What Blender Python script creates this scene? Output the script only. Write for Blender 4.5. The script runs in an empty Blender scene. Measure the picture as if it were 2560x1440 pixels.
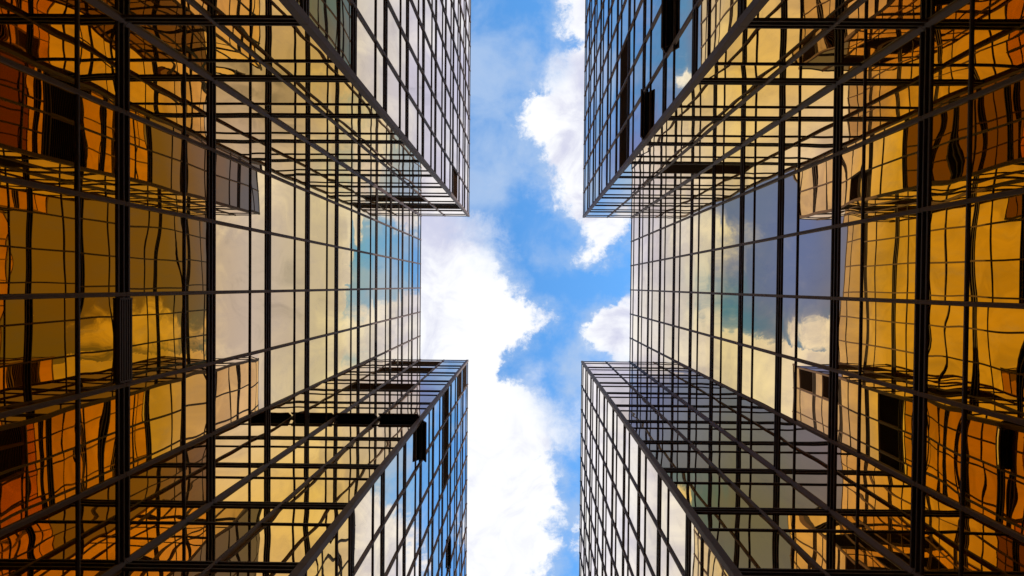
import bpy, math, random
from mathutils import Vector, Matrix

# ------------------------------------------------------------------ camera, sky, sun, exposure
S = bpy.context.scene
COL = S.collection
EYE = 1.6                                        # the camera stands in the courtyard and looks straight up
RES_W, RES_H = 2560.0, 1440.0
FPX, SCL = 1422.0, 30.01
roll, tx, ty, sx, sy = 9.20e-3, 1.393e-2, 8.12e-3, 26.77, 13.83

def m3(r):
    return Matrix(r)
R_z = m3(((math.cos(roll), -math.sin(roll), 0), (math.sin(roll), math.cos(roll), 0), (0, 0, 1)))
R_x = m3(((1, 0, 0), (0, math.cos(tx), -math.sin(tx)), (0, math.sin(tx), math.cos(tx))))
R_y = m3(((math.cos(ty), 0, math.sin(ty)), (0, 1, 0), (-math.sin(ty), 0, math.cos(ty))))
VIEW = R_x @ R_y @ R_z                           # world -> (right, down, forward)
FLIP = m3(((1, 0, 0), (0, -1, 0), (0, 0, -1)))

cam_d = bpy.data.cameras.new('camera')
cam = bpy.data.objects.new('camera', cam_d)
COL.objects.link(cam)
cam.matrix_world = Matrix.Translation((0, 0, EYE)) @ (FLIP @ VIEW).transposed().to_4x4()
cam_d.sensor_width = 36.0
cam_d.lens = FPX / RES_W * 36.0
cam_d.shift_x = -sx / RES_W
cam_d.shift_y = sy / RES_W
cam_d.clip_start = 0.05
cam_d.clip_end = 3000
S.camera = cam

SUN_EL, SUN_AZ = math.radians(40), math.radians(80)
sun_d = bpy.data.lights.new('sun', 'SUN')
sun_d.energy = 3.0
sun_d.angle = math.radians(0.5)
sun_d.color = (1.0, 0.94, 0.85)
sun = bpy.data.objects.new('sun', sun_d)
COL.objects.link(sun)
sdir = Vector((math.sin(SUN_AZ) * math.cos(SUN_EL), math.cos(SUN_AZ) * math.cos(SUN_EL), math.sin(SUN_EL)))
sun.rotation_euler = sdir.to_track_quat('Z', 'Y').to_euler()

S.view_settings.view_transform = 'Standard'
S.view_settings.look = 'None'
S.view_settings.exposure = 0.0
S.view_settings.gamma = 1.0
S.cycles.max_bounces = 16
S.cycles.glossy_bounces = 12
S.cycles.diffuse_bounces = 3
S.cycles.caustics_reflective = True
S.cycles.blur_glossy = 0.0
S.cycles.sample_clamp_indirect = 6.0


class NT:
    """small helper for wiring shader nodes"""
    def __init__(s, tree):
        s.t = tree
    def n(s, typ, **kw):
        nd = s.t.nodes.new(typ)
        for k, v in kw.items():
            setattr(nd, k, v)
        return nd
    def put(s, sock, v):
        if isinstance(v, bpy.types.NodeSocket):
            s.t.links.new(v, sock)
        elif v is not None:
            sock.default_value = v
    def m(s, op, a, b=None, c=None, clamp=False):
        nd = s.n('ShaderNodeMath', operation=op, use_clamp=clamp)
        for i, v in enumerate((a, b, c)):
            if v is not None:
                s.put(nd.inputs[i], v)
        return nd.outputs[0]
    def v(s, op, a, b=None, c=None):
        nd = s.n('ShaderNodeVectorMath', operation=op)
        for i, v in enumerate((a, b, c)):
            if v is not None:
                s.put(nd.inputs[i], v)
        return nd
    def noise(s, vec, scale, detail=5.0, rough=0.55, dist=0.0, dims='3D'):
        nd = s.n('ShaderNodeTexNoise', noise_dimensions=dims)
        s.put(nd.inputs['Vector'], vec)
        nd.inputs['Scale'].default_value = scale
        nd.inputs['Detail'].default_value = detail
        nd.inputs['Roughness'].default_value = rough
        nd.inputs['Distortion'].default_value = dist
        return nd
    def mix(s, f, a, b, blend='MIX'):
        nd = s.n('ShaderNodeMix', data_type='RGBA', blend_type=blend)
        s.put(nd.inputs[0], f)
        s.put(nd.inputs[6], a)
        s.put(nd.inputs[7], b)
        return nd.outputs[2]
    def ss(s, x, lo, hi):
        nd = s.n('ShaderNodeMapRange', interpolation_type='SMOOTHSTEP')
        s.put(nd.inputs[0], x)
        nd.inputs[1].default_value = lo
        nd.inputs[2].default_value = hi
        return nd.outputs[0]


def build_world():
    w = bpy.data.worlds.new('World')
    S.world = w
    w.use_nodes = True
    w.node_tree.nodes.clear()
    g = NT(w.node_tree)
    sky = g.n('ShaderNodeTexSky', sky_type='NISHITA')
    sky.sun_disc = False
    sky.sun_elevation = SUN_EL
    sky.sun_rotation = SUN_AZ
    sky.air_density = 1.0
    sky.dust_density = 0.6
    sky.ozone_density = 1.6
    d = g.n('ShaderNodeTexCoord').outputs['Generated']
    sep = g.n('ShaderNodeSeparateXYZ')
    g.put(sep.inputs[0], d)
    z = g.m('MAXIMUM', sep.outputs[2], 0.08)
    # flat cloud layer: where the sky direction pierces it (units: layer heights x 14.22)
    U = g.m('MULTIPLY_ADD', g.m('DIVIDE', sep.outputs[0], z), 14.22, 13.18)
    V = g.m('MULTIPLY_ADD', g.m('DIVIDE', sep.outputs[1], z), 14.22, 7.14)
    cmb = g.n('ShaderNodeCombineXYZ')
    g.put(cmb.inputs[0], U)
    g.put(cmb.inputs[1], V)
    P = cmb.outputs[0]
    # domain warp: billows at two sizes
    w1 = g.noise(P, 1.1, 2, 0.5).outputs['Color']
    w2 = g.noise(P, 3.6, 8, 0.68).outputs['Color']
    half = (0.5, 0.5, 0.5)
    W = g.v('MULTIPLY_ADD', g.v('SUBTRACT', w1, half).outputs[0], (0.55, 0.55, 0.0), P).outputs[0]
    W = g.v('MULTIPLY_ADD', g.v('SUBTRACT', w2, half).outputs[0], (0.62, 0.62, 0.0), W).outputs[0]
    sw = g.n('ShaderNodeSeparateXYZ')
    g.put(sw.inputs[0], W)
    WU, WV = sw.outputs[0], sw.outputs[1]

    def curve(x, pts, lo, hi):
        """piecewise cloud-bank outline: y(x) through the points"""
        y0, y1 = min(p[1] for p in pts), max(p[1] for p in pts)
        nd = g.n('ShaderNodeFloatCurve')
        c = nd.mapping.curves[0]
        q = [((p[0] - lo) / (hi - lo), (p[1] - y0) / (y1 - y0)) for p in pts]
        c.points[0].location, c.points[1].location = q[0], q[-1]
        for t in q[1:-1]:
            c.points.new(*t)
        for p in c.points:
            p.handle_type = 'VECTOR'
        nd.mapping.update()
        g.put(nd.inputs['Value'], g.m('DIVIDE', g.m('SUBTRACT', x, lo), hi - lo, clamp=True))
        return g.m('MULTIPLY_ADD', nd.outputs[0], y1 - y0, y0)

    def field(blobs, at=None):
        acc = None
        for cx, cy, rx, ry, a in blobs:
            q = g.v('MULTIPLY', g.v('SUBTRACT', at or W, (cx, cy, 0)).outputs[0], (1 / rx, 1 / ry, 0)).outputs[0]
            dd = g.v('DOT_PRODUCT', q, q).outputs['Value']
            e = g.m('POWER', 2.71828, g.m('MULTIPLY', dd, -1.0))
            acc = g.m('MULTIPLY_ADD', e, a, acc if acc is not None else 0.0)
        return acc

    sub = lambda a, b: g.m('SUBTRACT', a, b)
    bankA = g.m('MINIMUM', sub(curve(WV, A_RIGHT, 4.5, 14.6), WU), sub(WU, curve(WV, A_LEFT, 4.5, 14.6)))
    bankB = g.m('MINIMUM', sub(WU, curve(WV, B_LEFT, 0.0, 7.2)), sub(curve(WU, B_LOW, 14.0, 22.0), WV))
    rest = g.m('MULTIPLY_ADD', field(CLOUDS), 1.6, -0.8)
    dens = g.m('MAXIMUM', g.m('MAXIMUM', bankA, bankB), rest)
    dens = g.m('ADD', dens, g.m('MULTIPLY', field(HOLES), -1.0))
    fbm = g.noise(P, 1.7, 11, 0.68, 0.3).outputs['Fac']
    dens = g.m('ADD', dens, g.m('MULTIPLY', sub(fbm, 0.5), 1.5))
    # some stretches of the outline are soft and misty, others crisp
    soft = g.ss(g.m('ADD', field(SOFT, P), g.m('MULTIPLY', sub(g.noise(P, 0.9, 4, 0.5).outputs['Fac'], 0.5), 1.3)), 0.1, 1.0)
    crisp = g.ss(dens, -0.12, 0.36)
    misty = g.ss(dens, -0.9, 1.2)
    thick = g.m('ADD', g.m('MULTIPLY', crisp, g.m('SUBTRACT', 1.0, soft)), g.m('MULTIPLY', misty, soft))
    thin_n = g.noise(P, 0.8, 6, 0.55, 0.3).outputs['Fac']
    thin = g.m('MULTIPLY', g.ss(g.m('ADD', field(HAZE), g.m('MULTIPLY', sub(thin_n, 0.5), 2.2)), 0.05, 1.3), 0.9)
    # greyer in the depth of a bank, bright at its billowing rim
    shade_n = g.noise(P, 0.7, 10, 0.60, 1.2).outputs['Fac']
    g1 = g.m('ADD', g.m('ADD', field(GREY), g.m('MULTIPLY', g.m('MINIMUM', dens, 1.0), 0.35)), g.m('MULTIPLY', sub(shade_n, 0.42), 2.6))
    sh = g.ss(g1, 0.0, 1.25)
    ccol = g.mix(sh, CLOUD_BRIGHT, CLOUD_GREY)
    ccol = g.mix(g.ss(g1, 1.25, 2.3), ccol, CLOUD_DARK)
    base = g.mix(1.0, sky.outputs[0], SKY_TINT, 'MULTIPLY')
    c1 = g.mix(thin, base, CLOUD_THIN)
    halo = g.m('MULTIPLY', g.ss(g.m('ADD', dens, g.m('MULTIPLY', sub(thin_n, 0.5), 1.2)), -0.75, 0.25), 0.6)
    c1 = g.mix(halo, c1, CLOUD_THIN)
    veil = g.m('MULTIPLY', g.ss(g.m('ADD', field(VEIL, P), g.m('MULTIPLY', sub(thin_n, 0.5), 1.0)), 0.15, 0.85), 0.95)
    vcol = g.mix(g.ss(field([(2.0, 4.0, 4.6, 6.5, 1.0)], P), 0.25, 0.8), CLOUD_VEIL, VEIL_WARM)
    vcol = g.mix(g.ss(field([(7.3, 6.0, 1.9, 1.9, 1.0)], P), 0.1, 0.8), vcol, VEIL_BLUE)
    c1 = g.mix(veil, c1, vcol)
    c2 = g.mix(thick, c1, ccol)
    bg = g.n('ShaderNodeBackground')
    g.put(bg.inputs[0], c2)
    bg.inputs[1].default_value = 0.1
    out = g.n('ShaderNodeOutputWorld')
    g.put(out.inputs[0], bg.outputs[0])


CLOUD_BRIGHT = (10.2, 10.3, 10.6, 1)
CLOUD_GREY = (6.5, 6.65, 8.4, 1)
CLOUD_DARK = (3.0, 3.2, 4.2, 1)
CLOUD_VEIL = (2.0, 2.65, 5.7, 1)
VEIL_WARM = (2.9, 2.75, 5.4, 1)
VEIL_BLUE = (1.6, 2.5, 7.6, 1)
VEIL = [(3.5, 1.5, 5.0, 5.6, 1.7), (7.0, 6.6, 1.6, 1.4, 0.5), (0.0, 5.0, 5.0, 6.0, 1.0), (9.4, 4.0, 1.5, 1.2, 1.0), (7.6, 5.4, 1.2, 1.2, 0.25)]
CLOUD_THIN = (4.3, 5.9, 8.6, 1)
SKY_TINT = (1.35, 2.7, 3.4, 1)
A_RIGHT = [(4.5, 9.0), (5.1, 10.6), (5.4, 11.8), (6.0, 12.1), (6.4, 12.55), (7.0, 12.85), (7.4, 13.0), (7.7, 13.5), (8.0, 13.7), (8.3, 13.55),
           (8.5, 13.2), (8.8, 13.1), (9.1, 13.15), (9.5, 13.2), (10.0, 13.65), (10.4, 14.0), (11.0, 14.2), (11.4, 13.9), (12.0, 14.1), (12.6, 14.2),
           (13.2, 13.95), (13.6, 14.15), (14.0, 14.0), (14.6, 13.7)]
A_LEFT = [(4.5, 11.0), (5.2, 9.0), (5.7, 7.9), (6.3, 8.2), (7.0, 8.7), (7.7, 8.8), (8.2, 8.2), (8.6, 6.6), (9.0, 3.0), (9.4, -6.0), (14.6, -10.0)]
B_LEFT = [(0.0, 13.85), (0.6, 13.9), (1.0, 14.0), (1.5, 13.7), (2.0, 13.6), (2.3, 13.5), (2.6, 13.0), (2.95, 12.8), (3.4, 13.1), (4.0, 13.6),
          (4.6, 13.7), (5.0, 13.85), (5.4, 14.2), (5.7, 14.5), (6.1, 14.7), (6.4, 14.4), (6.65, 14.45), (6.8, 15.2), (7.2, 17.5)]
B_LOW = [(14.0, 7.0), (14.5, 6.75), (15.0, 6.5), (15.4, 6.1), (15.8, 5.6), (16.2, 5.95), (16.6, 5.5), (17.3, 5.6), (17.7, 7.0), (18.0, 12.0), (22.0, 15.0)]
CLOUDS = [
    (15.1, 8.3, 0.7, 0.5, 1.1), (16.0, 8.0, 0.8, 0.7, 1.1), (16.6, 8.4, 0.8, 0.6, 0.7), (14.55, 10.6, 0.3, 0.9, 0.4), (14.6, 13.3, 0.35, 0.7, 0.7),
    (19.6, 8.0, 2.0, 3.2, 1.3), (22.9, 6.5, 2.3, 6.0, 1.3), (17.6, 13.4, 1.1, 1.5, 0.9), (16.3, 13.8, 0.8, 0.9, 0.6), (20.3, 12.4, 1.9, 1.5, 0.8),
    (25.5, 8.0, 3.0, 7.0, 1.1), (19.2, 15.0, 2.6, 1.3, 1.3), (15.8, 8.7, 0.7, 0.5, 0.6), (17.1, 10.4, 0.8, 1.3, 0.65), (6.0, 8.3, 0.8, 0.5, 0.75), (3.4, 8.4, 2.2, 0.9, 0.8), (9.27, 1.9, 0.45, 0.4, 0.75),
]
HOLES = [(14.6, 8.5, 0.3, 0.3, 0.4), (15.3, 8.75, 0.35, 0.22, 0.35), (14.75, 7.95, 0.25, 0.2, 0.35), (15.7, 7.75, 0.3, 0.2, 0.3), (12.75, 9.2, 0.38, 0.5, 0.75), (13.6, 9.7, 0.4, 0.3, 0.2), (19.4, 10.0, 1.8, 0.6, 0.5), (14.0, 12.2, 0.3, 0.3, 0.2), (14.35, 1.05, 0.3, 0.2, 0.5)]
SOFT = [(8.0, 6.6, 2.0, 1.9, 1.1), (15.6, 8.3, 1.1, 0.9, 0.2), (14.0, 10.4, 0.7, 1.0, 0.9), (11.3, 5.5, 1.7, 1.1, 2.0), (13.6, 9.6, 0.9, 0.8, 0.5), (15.6, 9.0, 1.4, 0.6, 0.5), (13.8, 1.9, 0.5, 0.7, 0.7), (13.8, 4.7, 0.4, 0.7, 0.4),
        (8.0, 6.6, 1.0, 1.0, -0.4), (19.5, 10.5, 3.0, 1.2, 0.9), (14.4, 12.0, 0.4, 2.0, 0.3)]
HAZE = [
    (11.9, 1.6, 1.2, 1.6, 0.95), (12.3, 3.6, 1.1, 1.1, 0.8), (11.5, 5.0, 1.6, 0.9, 0.8), (13.7, 6.5, 0.6, 0.6, 0.7), (13.4, 0.8, 0.7, 0.8, 0.3),
    (14.2, 12.5, 0.5, 3.0, 0.15), (14.4, 9.8, 0.5, 1.2, 0.35), (16.9, 10.3, 1.0, 1.7, 2.0), (14.4, 9.3, 0.6, 0.8, 0.7), (15.8, 9.4, 1.0, 0.8, 0.9), (16.7, 7.0, 0.8, 1.1, 0.9), (13.6, 4.3, 0.5, 0.6, 0.35),
]
GREY = [
    (15.2, 3.6, 0.9, 2.4, 0.45), (16.5, 2.8, 1.3, 3.0, 0.6), (19.5, 7.3, 2.2, 2.4, 0.9), (9.8, 7.5, 0.9, 2.0, 0.7), (19.8, 2.4, 1.8, 2.4, -0.4), (19.7, 12.2, 1.9, 1.7, 1.25), (3.5, 9.8, 2.2, 1.6, 0.8), (12.4, 11.8, 1.8, 3.6, -0.5), (11.9, 7.8, 1.5, 1.6, -0.7),
    (9.3, 12.0, 1.6, 3.0, 0.15), (11.3, 5.6, 1.0, 0.7, 0.9), (15.2, 6.2, 1.0, 0.7, -0.5), (13.4, 3.0, 0.7, 0.9, -0.6), (22.9, 7.0, 2.6, 6.0, -0.1), (6.0, 12.0, 4.0, 3.0, -0.2),
]
build_world()

# ------------------------------------------------------------------ materials
def new_mat(name):
    m = bpy.data.materials.new(name)
    m.use_nodes = True
    m.node_tree.nodes.clear()
    return m, NT(m.node_tree)


def mat_glass():
    """gold coated mirror glass: deep gold seen square on, nearly neutral at a glancing angle"""
    m, g = new_mat('gold_mirror_glass')
    lw = g.n('ShaderNodeLayerWeight')
    lw.inputs[0].default_value = 0.5
    ramp = g.n('ShaderNodeValToRGB')
    el = ramp.color_ramp.elements
    # position = 1 - cos(incidence)
    stops = [(0.0, (.70, .40, .045)), (0.38, (.76, .455, .055)), (0.465, (.81, .525, .10)), (0.515, (.85, .61, .31)), (0.56, (.87, .665, .41)),
             (0.615, (.89, .68, .34)), (0.67, (.92, .71, .31)), (0.75, (.95, .82, .58)), (0.82, (.96, .89, .80)), (0.92, (.97, .945, .95)), (1.0, (.98, .98, .98))]
    el[0].position, el[0].color = stops[0][0], (*stops[0][1], 1)
    el[1].position, el[1].color = stops[-1][0], (*stops[-1][1], 1)
    for p, c in stops[1:-1]:
        e = el.new(p)
        e.color = (*c, 1)
    g.put(ramp.inputs[0], lw.outputs['Facing'])
    pos = g.n('ShaderNodeNewGeometry').outputs['Position']
    # streaks and smears of city dust on the panes
    n1 = g.noise(g.v('MULTIPLY', pos, (1.0, 1.0, 0.35)).outputs[0], 1.7, 8, 0.65, 0.6).outputs['Fac']
    dirt = g.ss(n1, 0.45, 0.85)
    col = g.mix(g.m('MULTIPLY', dirt, 0.30), ramp.outputs[0], (.60, .50, .38, 1))
    # every pane comes from a slightly different batch
    isl = g.n('ShaderNodeNewGeometry').outputs['Random Per Island']
    obr = g.n('ShaderNodeObjectInfo').outputs['Random']
    r1 = g.m('FRACT', g.m('ADD', isl, obr))
    r2 = g.m('FRACT', g.m('MULTIPLY', r1, 7.31))
    cc = g.n('ShaderNodeCombineColor')
    g.put(cc.inputs[0], g.m('MULTIPLY_ADD', r1, 0.08, 0.93))
    g.put(cc.inputs[1], g.m('MULTIPLY_ADD', r1, 0.10, 0.91))
    g.put(cc.inputs[2], g.m('ADD', g.m('MULTIPLY_ADD', r1, 0.10, 0.87), g.m('MULTIPLY', r2, 0.09)))
    col = g.mix(1.0, col, cc.outputs[0], 'MULTIPLY')
    gl = g.n('ShaderNodeBsdfGlossy', distribution='GGX')
    g.put(gl.inputs['Color'], col)
    gl.inputs['Roughness'].default_value = 0.0
    df = g.n('ShaderNodeBsdfDiffuse')
    df.inputs[0].default_value = (.30, .26, .2, 1)
    mx = g.n('ShaderNodeMixShader')
    g.put(mx.inputs[0], g.m('MULTIPLY', dirt, 0.035))
    g.put(mx.inputs[1], gl.outputs[0])
    g.put(mx.inputs[2], df.outputs[0])
    o = g.n('ShaderNodeOutputMaterial')
    g.put(o.inputs[0], mx.outputs[0])
    return m


def mat_metal(name, base, metallic, rough, var=0.35, spec=0.5):
    m, g = new_mat(name)
    pos = g.n('ShaderNodeNewGeometry').outputs['Position']
    n1 = g.noise(g.v('MULTIPLY', pos, (3, 3, 0.6)).outputs[0], 1.5, 7, 0.6).outputs['Fac']
    n2 = g.noise(pos, 14.0, 4, 0.6).outputs['Fac']
    k = g.m('MULTIPLY_ADD', g.m('ADD', n1, n2), var, 1.0 - var)
    c = g.n('ShaderNodeMix', data_type='RGBA', blend_type='MULTIPLY')
    c.inputs[0].default_value = 1.0
    c.inputs[6].default_value = (*base, 1)
    g.t.links.new(k, c.inputs[7])
    b = g.n('ShaderNodeBsdfPrincipled')
    g.put(b.inputs['Base Color'], c.outputs[2])
    b.inputs['Metallic'].default_value = metallic
    g.put(b.inputs['Roughness'], g.m('MULTIPLY_ADD', n1, 0.2, rough))
    b.inputs['Specular IOR Level'].default_value = spec
    o = g.n('ShaderNodeOutputMaterial')
    g.put(o.inputs[0], b.outputs[0])
    return m


GLASS = mat_glass()
BRONZE = mat_metal('bronze_aluminium', (.13, .074, .058), 0.0, 0.42, spec=0.12)
BAR = mat_metal('dark_bronze_bar', (.078, .043, .030), 0.0, 0.42, spec=0.2)
BLACK = mat_metal('black_gasket', (.006, .005, .005), 0.0, 0.6, spec=0.2)  # flat black for joints, and for shade painted into recesses
LOUV = mat_metal('brown_louvre', (.20, .125, .09), 0.0, 0.6, spec=0.1)
CORE = mat_metal('dark_interior', (.015, .012, .011), 0.0, 0.8, spec=0.1)
CONC = mat_metal('roof_concrete', (.30, .29, .27), 0.0, 0.85)


def mat_paving():
    m, g = new_mat('granite_paving')
    pos = g.n('ShaderNodeNewGeometry').outputs['Position']
    br = g.n('ShaderNodeTexBrick')
    g.put(br.inputs['Vector'], pos)
    br.inputs['Scale'].default_value = 1.2
    br.inputs['Color1'].default_value = (.20, .18, .16, 1)
    br.inputs['Color2'].default_value = (.26, .24, .21, 1)
    br.inputs['Mortar'].default_value = (.08, .075, .07, 1)
    br.inputs['Mortar Size'].default_value = 0.008
    b = g.n('ShaderNodeBsdfPrincipled')
    g.put(b.inputs['Base Color'], br.outputs[0])
    b.inputs['Roughness'].default_value = 0.6
    o = g.n('ShaderNodeOutputMaterial')
    g.put(o.inputs[0], b.outputs[0])
    return m


# ------------------------------------------------------------------ mesh helpers
def link(name, verts, faces, mats, parent=None, smooth=False, midx=None, kind=None, label=None):
    me = bpy.data.meshes.new(name)
    me.from_pydata(verts, [], faces)
    for mt in (mats if isinstance(mats, (list, tuple)) else [mats]):
        me.materials.append(mt)
    if midx:
        me.polygons.foreach_set('material_index', midx)
    if smooth:
        me.polygons.foreach_set('use_smooth', [True] * len(me.polygons))
    me.update()
    o = bpy.data.objects.new(name, me)
    COL.objects.link(o)
    if parent:
        o.parent = parent
    if kind:
        o['kind'] = kind
    if label:
        o['label'] = label
    return o


class MB:
    def __init__(s):
        s.v, s.f, s.mi = [], [], []
    def add(s, vs, fs, mi=0):
        b = len(s.v)
        s.v += vs
        s.f += [tuple(b + i for i in f) for f in fs]
        s.mi += [mi] * len(fs)
    def prism(s, a, b, mi=0, cap=True, mis=None):
        """a, b: matching rings of points; side faces between them, caps at the ends"""
        n = len(a)
        base = len(s.v)
        s.v += a + b
        for i in range(n):
            j = (i + 1) % n
            s.f.append((base + i, base + j, base + n + j, base + n + i))
            s.mi.append(mis[i] if mis else mi)
        if cap:
            s.f += [tuple(base + i for i in range(n))[::-1], tuple(base + n + i for i in range(n))]
            s.mi += [mi, mi]
    def make(s, name, mats, parent=None, **kw):
        return link(name, s.v, s.f, mats, parent, midx=s.mi, **kw)


class Facade:
    """a vertical curtain wall: t runs along it, o outwards, z up"""
    def __init__(s, origin, T, N, mods, key):
        s.p, s.T, s.N, s.mods, s.key = Vector(origin), Vector(T), Vector(N), mods, key
        s.L = mods[-1]
        s.flip = (s.T.cross(Vector((0, 0, 1))).dot(s.N)) < 0
    def P(s, t, o, z):
        return s.p + s.T * t + s.N * o + Vector((0, 0, z))
    def hbar(s, mb, t0, t1, prof, mi=0, mis=None):
        a = [s.P(t0, o, z) for o, z in prof]
        b = [s.P(t1, o, z) for o, z in prof]
        mb.prism(a, b, mi, mis=mis)
    def vbar(s, mb, z0, z1, prof, mi=0):
        mb.prism([s.P(t, o, z0) for t, o in prof], [s.P(t, o, z1) for t, o in prof], mi)


# ------------------------------------------------------------------ the towers' dimensions
A = {-1: 147.44 / SCL, 1: 138.02 / SCL}
B1, B2 = 172.10 / SCL, 188.67 / SCL
MX = 60.02 / SCL
MY = (B1 + B2) / 6
ROOF = EYE + FPX / SCL
HZ = lambda k: EYE + (0.92847 - 0.07394 * k) * FPX / SCL      # centre of the deep transom k (0 = top)
FLOOR = 0.07394 * FPX / SCL
TZ = lambda k: HZ(k) + 0.640 * FLOOR                           # thin bar above deep transom k
NFL = 13
HH, TH = 0.188, 0.030                                           # half heights of the two bars
NW = 10                                                         # modules built on each wing's end face

def proj(p):
    c = VIEW @ (p - Vector((0, 0, EYE)))
    if c.z < 0.05:
        return None
    return FPX * c.x / c.z + RES_W / 2 + sx, FPX * c.y / c.z + RES_H / 2 + sy


def clip_area(pts):
    q = [proj(p) for p in pts]
    if None in q:
        return 0.0
    for ax, lim, sg in ((0, 0, 1), (0, RES_W, -1), (1, 0, 1), (1, RES_H, -1)):
        out = []
        for i in range(len(q)):
            a, b = q[i], q[(i + 1) % len(q)]
            da, db = sg * (a[ax] - lim), sg * (b[ax] - lim)
            if da >= 0:
                out.append(a)
            if (da >= 0) != (db >= 0):
                k = da / (da - db)
                out.append((a[0] + k * (b[0] - a[0]), a[1] + k * (b[1] - a[1])))
        q = out
        if not q:
            return 0.0
    return abs(sum(q[i][0] * q[(i + 1) % len(q)][1] - q[(i + 1) % len(q)][0] * q[i][1] for i in range(len(q)))) / 2


rnd = random.Random(7)

def pane(f, t0, t1, z0, z1):
    """one sheet of glass, slightly bowed and rippled as real heat-treated panes are"""
    w, h = t1 - t0, z1 - z0
    nu = 10
    nv = 10 if h > 1.3 else 6
    amp = rnd.gauss(0, 1) * 0.0018
    if rnd.random() < 0.10:
        amp *= 1.9
    ta, tb = rnd.gauss(0, 0.0010), rnd.gauss(0, 0.0010)
    waves = []
    for _ in range(4):
        L = rnd.uniform(0.9, 2.6)
        a = rnd.uniform(0, math.pi)
        waves.append((2 * math.pi / L * math.cos(a), 2 * math.pi / L * math.sin(a), rnd.uniform(0, 6.28), rnd.gauss(0, 0.00026) * L))
    edge = rnd.gauss(0, 0.0010)
    vs = []
    for j in range(nv + 1):
        v = j / nv
        for i in range(nu + 1):
            u = i / nu
            bu, bv = 4 * u * (1 - u), 4 * v * (1 - v)
            o = amp * bu * bv + ta * (u - .5) * w + tb * (v - .5) * h + edge * (bu ** 0.4 - 0.7)
            for kx, kz, ph, am in waves:
                o += am * math.sin(kx * u * w + kz * v * h + ph)
            vs.append(f.P(t0 + u * w, o, z0 + v * h))
    fs = []
    for j in range(nv):
        for i in range(nu):
            a = j * (nu + 1) + i
            q = (a, a + 1, a + nu + 2, a + nu + 1)
            fs.append(q[::-1] if f.flip else q)
    return vs, fs


def heavy_profile(z):
    b, t = z - HH, z + HH
    pr = [(-.10, b), (.035, b), (.035, b + .045), (-.015, b + .05), (-.015, b + .13), (.055, b + .135), (.055, b + .17),
          (-.03, b + .175), (-.03, t - .05), (.03, t - .045), (.03, t), (-.10, t)]
    mis = [0, 0, 1, 1, 0, 0, 0, 1, 0, 0, 0, 1]  # recessed groove faces get black: their shade is put into the colour
    return pr, mis


def louvre(f, t0, t1, z0, z1, parent):
    mb = MB()
    fw = .05
    for q in ((t0, t0 + fw, z0, z1), (t1 - fw, t1, z0, z1), (t0, t1, z0, z0 + fw), (t0, t1, z1 - fw, z1)):
        f.vbar(mb, q[2], q[3], [(q[0], -.06), (q[1], -.06), (q[1], .012), (q[0], .012)])
    n = max(3, int((z1 - z0) / 0.11))
    st = (z1 - z0 - 2 * fw) / n
    for i in range(n):
        z = z0 + fw + st * (i + .5)
        f.hbar(mb, t0 + fw, t1 - fw, [(-.055, z + .035), (-.05, z + .04), (.004, z - .03), (-.001, z - .035)])
    f.hbar(mb, t0 + fw, t1 - fw, [(-.08, z0 + fw), (-.075, z0 + fw), (-.075, z1 - fw), (-.08, z1 - fw)], 1)  # black sheet behind the slats paints in the dark of the recess
    return mb.make('louvre_panel', [LOUV, BLACK], parent)


def open_sash(f, t0, t1, z0, z1, parent, deg=26):
    """top-hung window pushed open: a part with its frame, and glass, stay arms and opening as sub-parts"""
    ang = math.radians(deg)
    h, fw, d = z1 - z0, .06, .05
    def Q(t, u, o):                                   # u down the sash from its hinge, o out of it
        return f.P(t, .035 + u * math.sin(ang) + o * math.cos(ang), z1 - u * math.cos(ang) + o * math.sin(ang))
    def box(mb, ta, tb, ua, ub, oa, ob, mi=0):
        mb.prism([Q(ta, ua, oa), Q(tb, ua, oa), Q(tb, ub, oa), Q(ta, ub, oa)],
                 [Q(ta, ua, ob), Q(tb, ua, ob), Q(tb, ub, ob), Q(ta, ub, ob)], mi)
    mb = MB()
    for ta, tb, ua, ub in ((t0, t0 + fw, 0, h), (t1 - fw, t1, 0, h), (t0 + fw, t1 - fw, 0, fw), (t0 + fw, t1 - fw, h - fw, h)):
        box(mb, ta, tb, ua, ub, 0, d)
    o = mb.make('open_window', [BRONZE], parent, label='window pushed open, its dark underside showing')
    p = MB()
    box(p, t0 + fw, t1 - fw, fw, h - fw, .012, .024, 0)
    p.make('sash_panel', [BLACK], o)
    g = MB()
    g.add([Q(t0 + fw, fw, .028), Q(t1 - fw, fw, .028), Q(t1 - fw, h - fw, .028), Q(t0 + fw, h - fw, .028)], [(0, 1, 2, 3)])
    g.make('pane', [GLASS], o)
    k = MB()
    f.vbar(k, z0 + .02, z1 - .01, [(t0 + .03, -.02), (t1 - .03, -.02), (t1 - .03, .026), (t0 + .03, .026)])
    k.make('opening_shade', [CORE], o)  # dark block over the whole pane, standing in for the gap's shade
    for t in (t0 + .09, t1 - .09):
        s = MB()
        p0, p1 = f.P(t, .0, z0 + .12), Q(t, h * .62, 0)
        e = f.T * .012
        k = Vector((0, 0, .012))
        s.prism([p0 - e - k, p0 + e - k, p0 + e + k, p0 - e + k], [p1 - e - k, p1 + e - k, p1 + e + k, p1 - e + k])
        s.make('stay_arm', [BAR], o)


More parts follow.
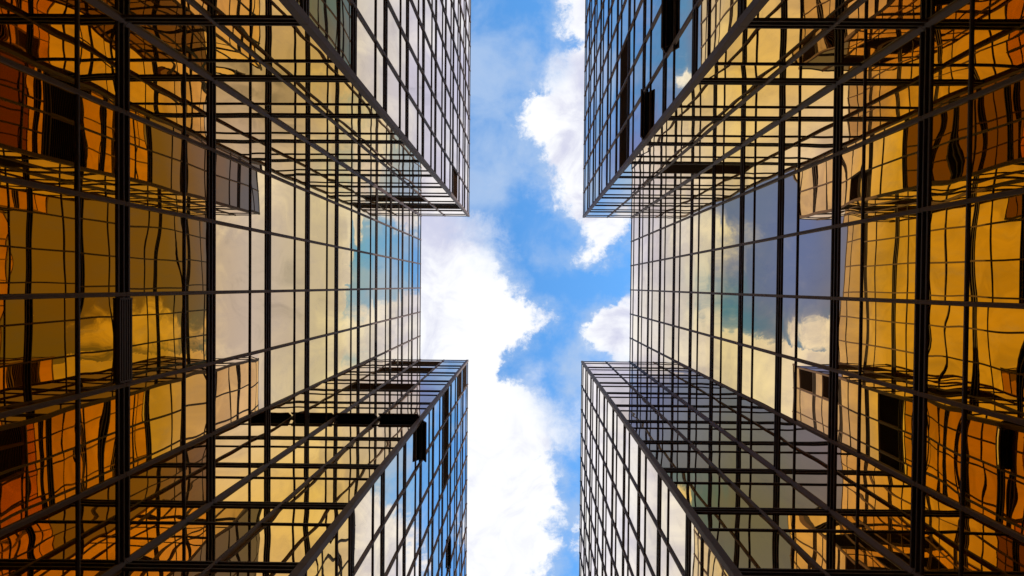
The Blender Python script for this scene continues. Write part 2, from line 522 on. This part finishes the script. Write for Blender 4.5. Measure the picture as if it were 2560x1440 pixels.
# panels that are not plain glass, keyed by (side, facade): {(kind, module): ...}
LOUVRES = {(1, 'top_end'): [(5, 0), (5, 1), (5, 2)], (1, 'top_side'): [(5, 1)],
           (-1, 'top_side'): [(1, 0), (1, 1), (2, 1)], (-1, 'top_end'): [(2, 0)],
           (-1, 'bottom_side'): [(0, 1), (1, 1), (3, 1)], (-1, 'bottom_end'): [(3, 0), (3, 1), (3, 2), (1, 0), (0, 0)]}
SASHES = {(1, 'top_end'): [(7, 1), (6, 0)], (-1, 'bottom_side'): [(5, 0), (5, 1)], (-1, 'bottom_end'): [(5, 0), (2, 5)]}
OPEN = {((1, 'top_end'), 7): (26, -.28), ((1, 'top_end'), 6): (22, -.32), ((-1, 'bottom_side'), 5): (28, .12),
        ((-1, 'bottom_end'), 5): (28, .12), ((-1, 'bottom_end'), 2): (11, -.2)}   # how far each flap is pushed open (degrees) and its hinge above the transom
GRILLES = {(-1, 'recess'): [(9, 3)]}


def build_tower(side, label):
    s = side
    a = A[s]
    root = bpy.data.objects.new('office_tower', None)
    COL.objects.link(root)
    root['label'] = label
    root['category'] = 'tower'
    root['group'] = 'gold glass towers facing each other'
    xr = s * (a + 2 * MX)
    ny = [i * MY for i in range(7)]
    nx = [i * MX for i in range(3)]
    nw = [i * MY for i in range(NW + 1)]
    F = [Facade((xr, -B1, 0), (0, 1, 0), (-s, 0, 0), ny, 'recess'),
         Facade((s * a, -B1, 0), (s, 0, 0), (0, 1, 0), nx, 'top_side'),
         Facade((s * a, B2, 0), (s, 0, 0), (0, -1, 0), nx, 'bottom_side'),
         Facade((s * a, -B1, 0), (0, -1, 0), (-s, 0, 0), nw, 'top_end'),
         Facade((s * a, B2, 0), (0, 1, 0), (-s, 0, 0), nw, 'bottom_end')]
    big, small = [], []
    z_seg = [0.0] + [HZ(k) + HH * .2 for k in range(NFL - 1, -1, -1) if HZ(k) > .3] + [ROOF + .02]
    for f in F:
        kk = (s, f.key)
        # ---- glass, louvres and open sashes, floor by floor
        for k in range(-1, NFL):
            zt = TZ(k) if k >= 0 else None
            for m in range(len(f.mods) - 1):
                t0, t1 = f.mods[m] + .01, f.mods[m + 1] - .01
                if k >= 0 and zt > .3:
                    lo, hi = max(HZ(k) + HH - .02, .02), zt - TH + .015
                    if hi - lo > .2:
                        if (k, m) in LOUVRES.get(kk, []):
                            louvre(f, t0 + .05, t1 - .05, lo, hi, root)
                        else:
                            big.append((f, t0, t1, lo, hi))
                # small pane under deep transom k (or under the roof edge)
                top = HZ(k) - HH + .02 if k >= 0 else ROOF - .10
                bot = TZ(k + 1) + TH - .015
                if top > .6 and k < NFL - 1:
                    small.append((f, t0, t1, bot, top))
                    if (k, m) in SASHES.get(kk, []):
                        deg, dz = OPEN[kk, k]
                        open_sash(f, t0 + .07, t1 - .07, HZ(k) + dz - .52, HZ(k) + dz, root, deg)
        # ---- deep transoms and thin glazing bars
        for k in range(NFL):
            if HZ(k) > .5:
                mb = MB()
                pr, mis = heavy_profile(HZ(k))
                f.hbar(mb, 0.0, f.L, pr, 0, mis)
                mb.make('transom', [BAR, BLACK], root)
            if TZ(k) > .5:
                mb = MB()
                z = TZ(k)
                f.hbar(mb, 0.0, f.L, [(-.06, z - TH), (.03, z - TH), (.038, z - TH + .012), (.038, z + TH - .012), (.03, z + TH), (-.06, z + TH)])
                mb.make('glazing_bar', [BAR], root)
        for (k, m) in GRILLES.get(kk, []):
            mb = MB()
            t0, t1 = f.mods[m] + .09, f.mods[m] + MY - .09
            z0, z1 = HZ(k) - HH - .01, HZ(k) + HH + .01
            for i in range(6):
                z = z0 + .02 + (z1 - z0 - .04) * i / 5
                f.hbar(mb, t0, t1, [(-.02, z - .018), (.075, z - .018), (.075, z + .018), (-.02, z + .018)])
            for t in (t0, t1):
                f.vbar(mb, z0, z1, [(t - .02, -.02), (t + .02, -.02), (t + .02, .082), (t - .02, .082)])
            mb.make('vent_grille', [BAR], root)
        # ---- upright mullions in storey-high lengths with open joints
        for i, t in enumerate(f.mods[1:], 1):
            if i == len(f.mods) - 1 and not f.key.endswith('end'):
                continue
            mb = MB()
            w, d = .050, .060
            for z0, z1 in zip(z_seg, z_seg[1:]):
                j = rnd.gauss(0, .0012)
                f.vbar(mb, z0 + .006, z1 - .006, [(t - w + j, -.05), (t + w + j, -.05), (t + w + j, d - .012), (t + w - .014 + j, d), (t + .006 + j, d), (t + j, d - .005), (t - .006 + j, d), (t - w + .014 + j, d), (t - w + j, d - .012)])
            f.vbar(mb, .02, ROOF - .02, [(t - w + .012, -.04), (t + w - .012, -.04), (t + w - .012, d - .02), (t - w + .012, d - .02)], 1)
            mb.make('mullion', [BRONZE, BLACK], root)
    # ---- outer and inner corner posts
    for cy, sy_ in ((-B1, 1), (B2, -1)):
        mb = MB()
        cx = s * a
        e, w = .062, .125
        ring = [(-w, e), (e - .012, e), (e, e - .012), (e, -w), (-.04, -w), (-.04, -.04), (-w, -.04)]
        for z0, z1 in zip(z_seg, z_seg[1:]):
            pts = [Vector((cx - s * u, cy + sy_ * v, 0)) for u, v in ring]
            mb.prism([p + Vector((0, 0, z0 + .006)) for p in pts], [p + Vector((0, 0, z1 - .006)) for p in pts])
        pts = [Vector((cx - s * u, cy + sy_ * v, 0)) for u, v in ((-w + .015, e - .015), (e - .015, e - .015), (e - .015, -w + .015), (-.03, -w + .015), (-.03, -.03), (-w + .015, -.03))]
        mb.prism([p + Vector((0, 0, .02)) for p in pts], [p + Vector((0, 0, ROOF - .02)) for p in pts], 1)
        mb.make('corner_post', [BRONZE, BLACK], root)
        mb = MB()
        ring = [(-.05, -.05), (.11, -.05), (.11, .03), (.03, .11), (-.05, .11)]
        for z0, z1 in zip(z_seg, z_seg[1:]):
            pts = [Vector((xr - s * u, cy + sy_ * v, 0)) for u, v in ring]
            mb.prism([p + Vector((0, 0, z0 + .006)) for p in pts], [p + Vector((0, 0, z1 - .006)) for p in pts])
        mb.make('corner_post', [BRONZE, BLACK], root)
    # ---- glass: the 100 panes of each kind that show largest are parts of their own
    for name, lst in (('window', big), ('spandrel_pane', small)):
        ranked = sorted(lst, key=lambda q: -clip_area([q[0].P(q[1], 0, q[3]), q[0].P(q[2], 0, q[3]), q[0].P(q[2], 0, q[4]), q[0].P(q[1], 0, q[4])]))
        rest = MB()
        for i, q in enumerate(ranked):
            vs, fs = pane(*q)
            if i < 100:
                link(name, vs, fs, GLASS, root, smooth=True)
            else:
                rest.add(vs, fs)
        rest.make(name, [GLASS], root, smooth=True, kind='stuff')
    # ---- body behind the glass, roof edge and roof
    mb = MB()
    g, dp = .14, 16.0
    xo = s * (a + 2 * MX + dp)
    yN, yS = -B1 - NW * MY, B2 + NW * MY
    ring = [(s * (a + g), yN), (s * (a + g), -B1 - g), (xr + s * g, -B1 - g), (xr + s * g, B2 + g), (s * (a + g), B2 + g), (s * (a + g), yS), (xo, yS), (xo, yN)]
    mb.prism([Vector((x, y, 0)) for x, y in ring], [Vector((x, y, ROOF - .12)) for x, y in ring])
    mb.make('wall', [CORE], root)
    mb = MB()
    for f in F:
        f.hbar(mb, 0 if not f.key == 'recess' else 0, f.L, [(-.30, ROOF - .11), (.02, ROOF - .11), (.035, ROOF - .09), (.035, ROOF - .01), (.02, ROOF), (-.30, ROOF + .01)])
    mb.make('roof_coping', [BAR], root)
    mb = MB()
    mb.prism([Vector((x, y, ROOF - .118)) for x, y in ring], [Vector((x, y, ROOF - .04)) for x, y in ring])
    mb.make('roof', [CONC], root)
    return root


build_tower(-1, 'gold mirror glass tower on the left, dark louvres and pushed-open windows on its lower wing')
build_tower(1, 'gold mirror glass tower on the right, open windows and louvres on its upper wing')

# ------------------------------------------------------------------ ground
gr = link('ground', [Vector((-600, -600, 0)), Vector((600, -600, 0)), Vector((600, 600, 0)), Vector((-600, 600, 0))], [(0, 1, 2, 3)], mat_paving())
gr['kind'] = 'structure'
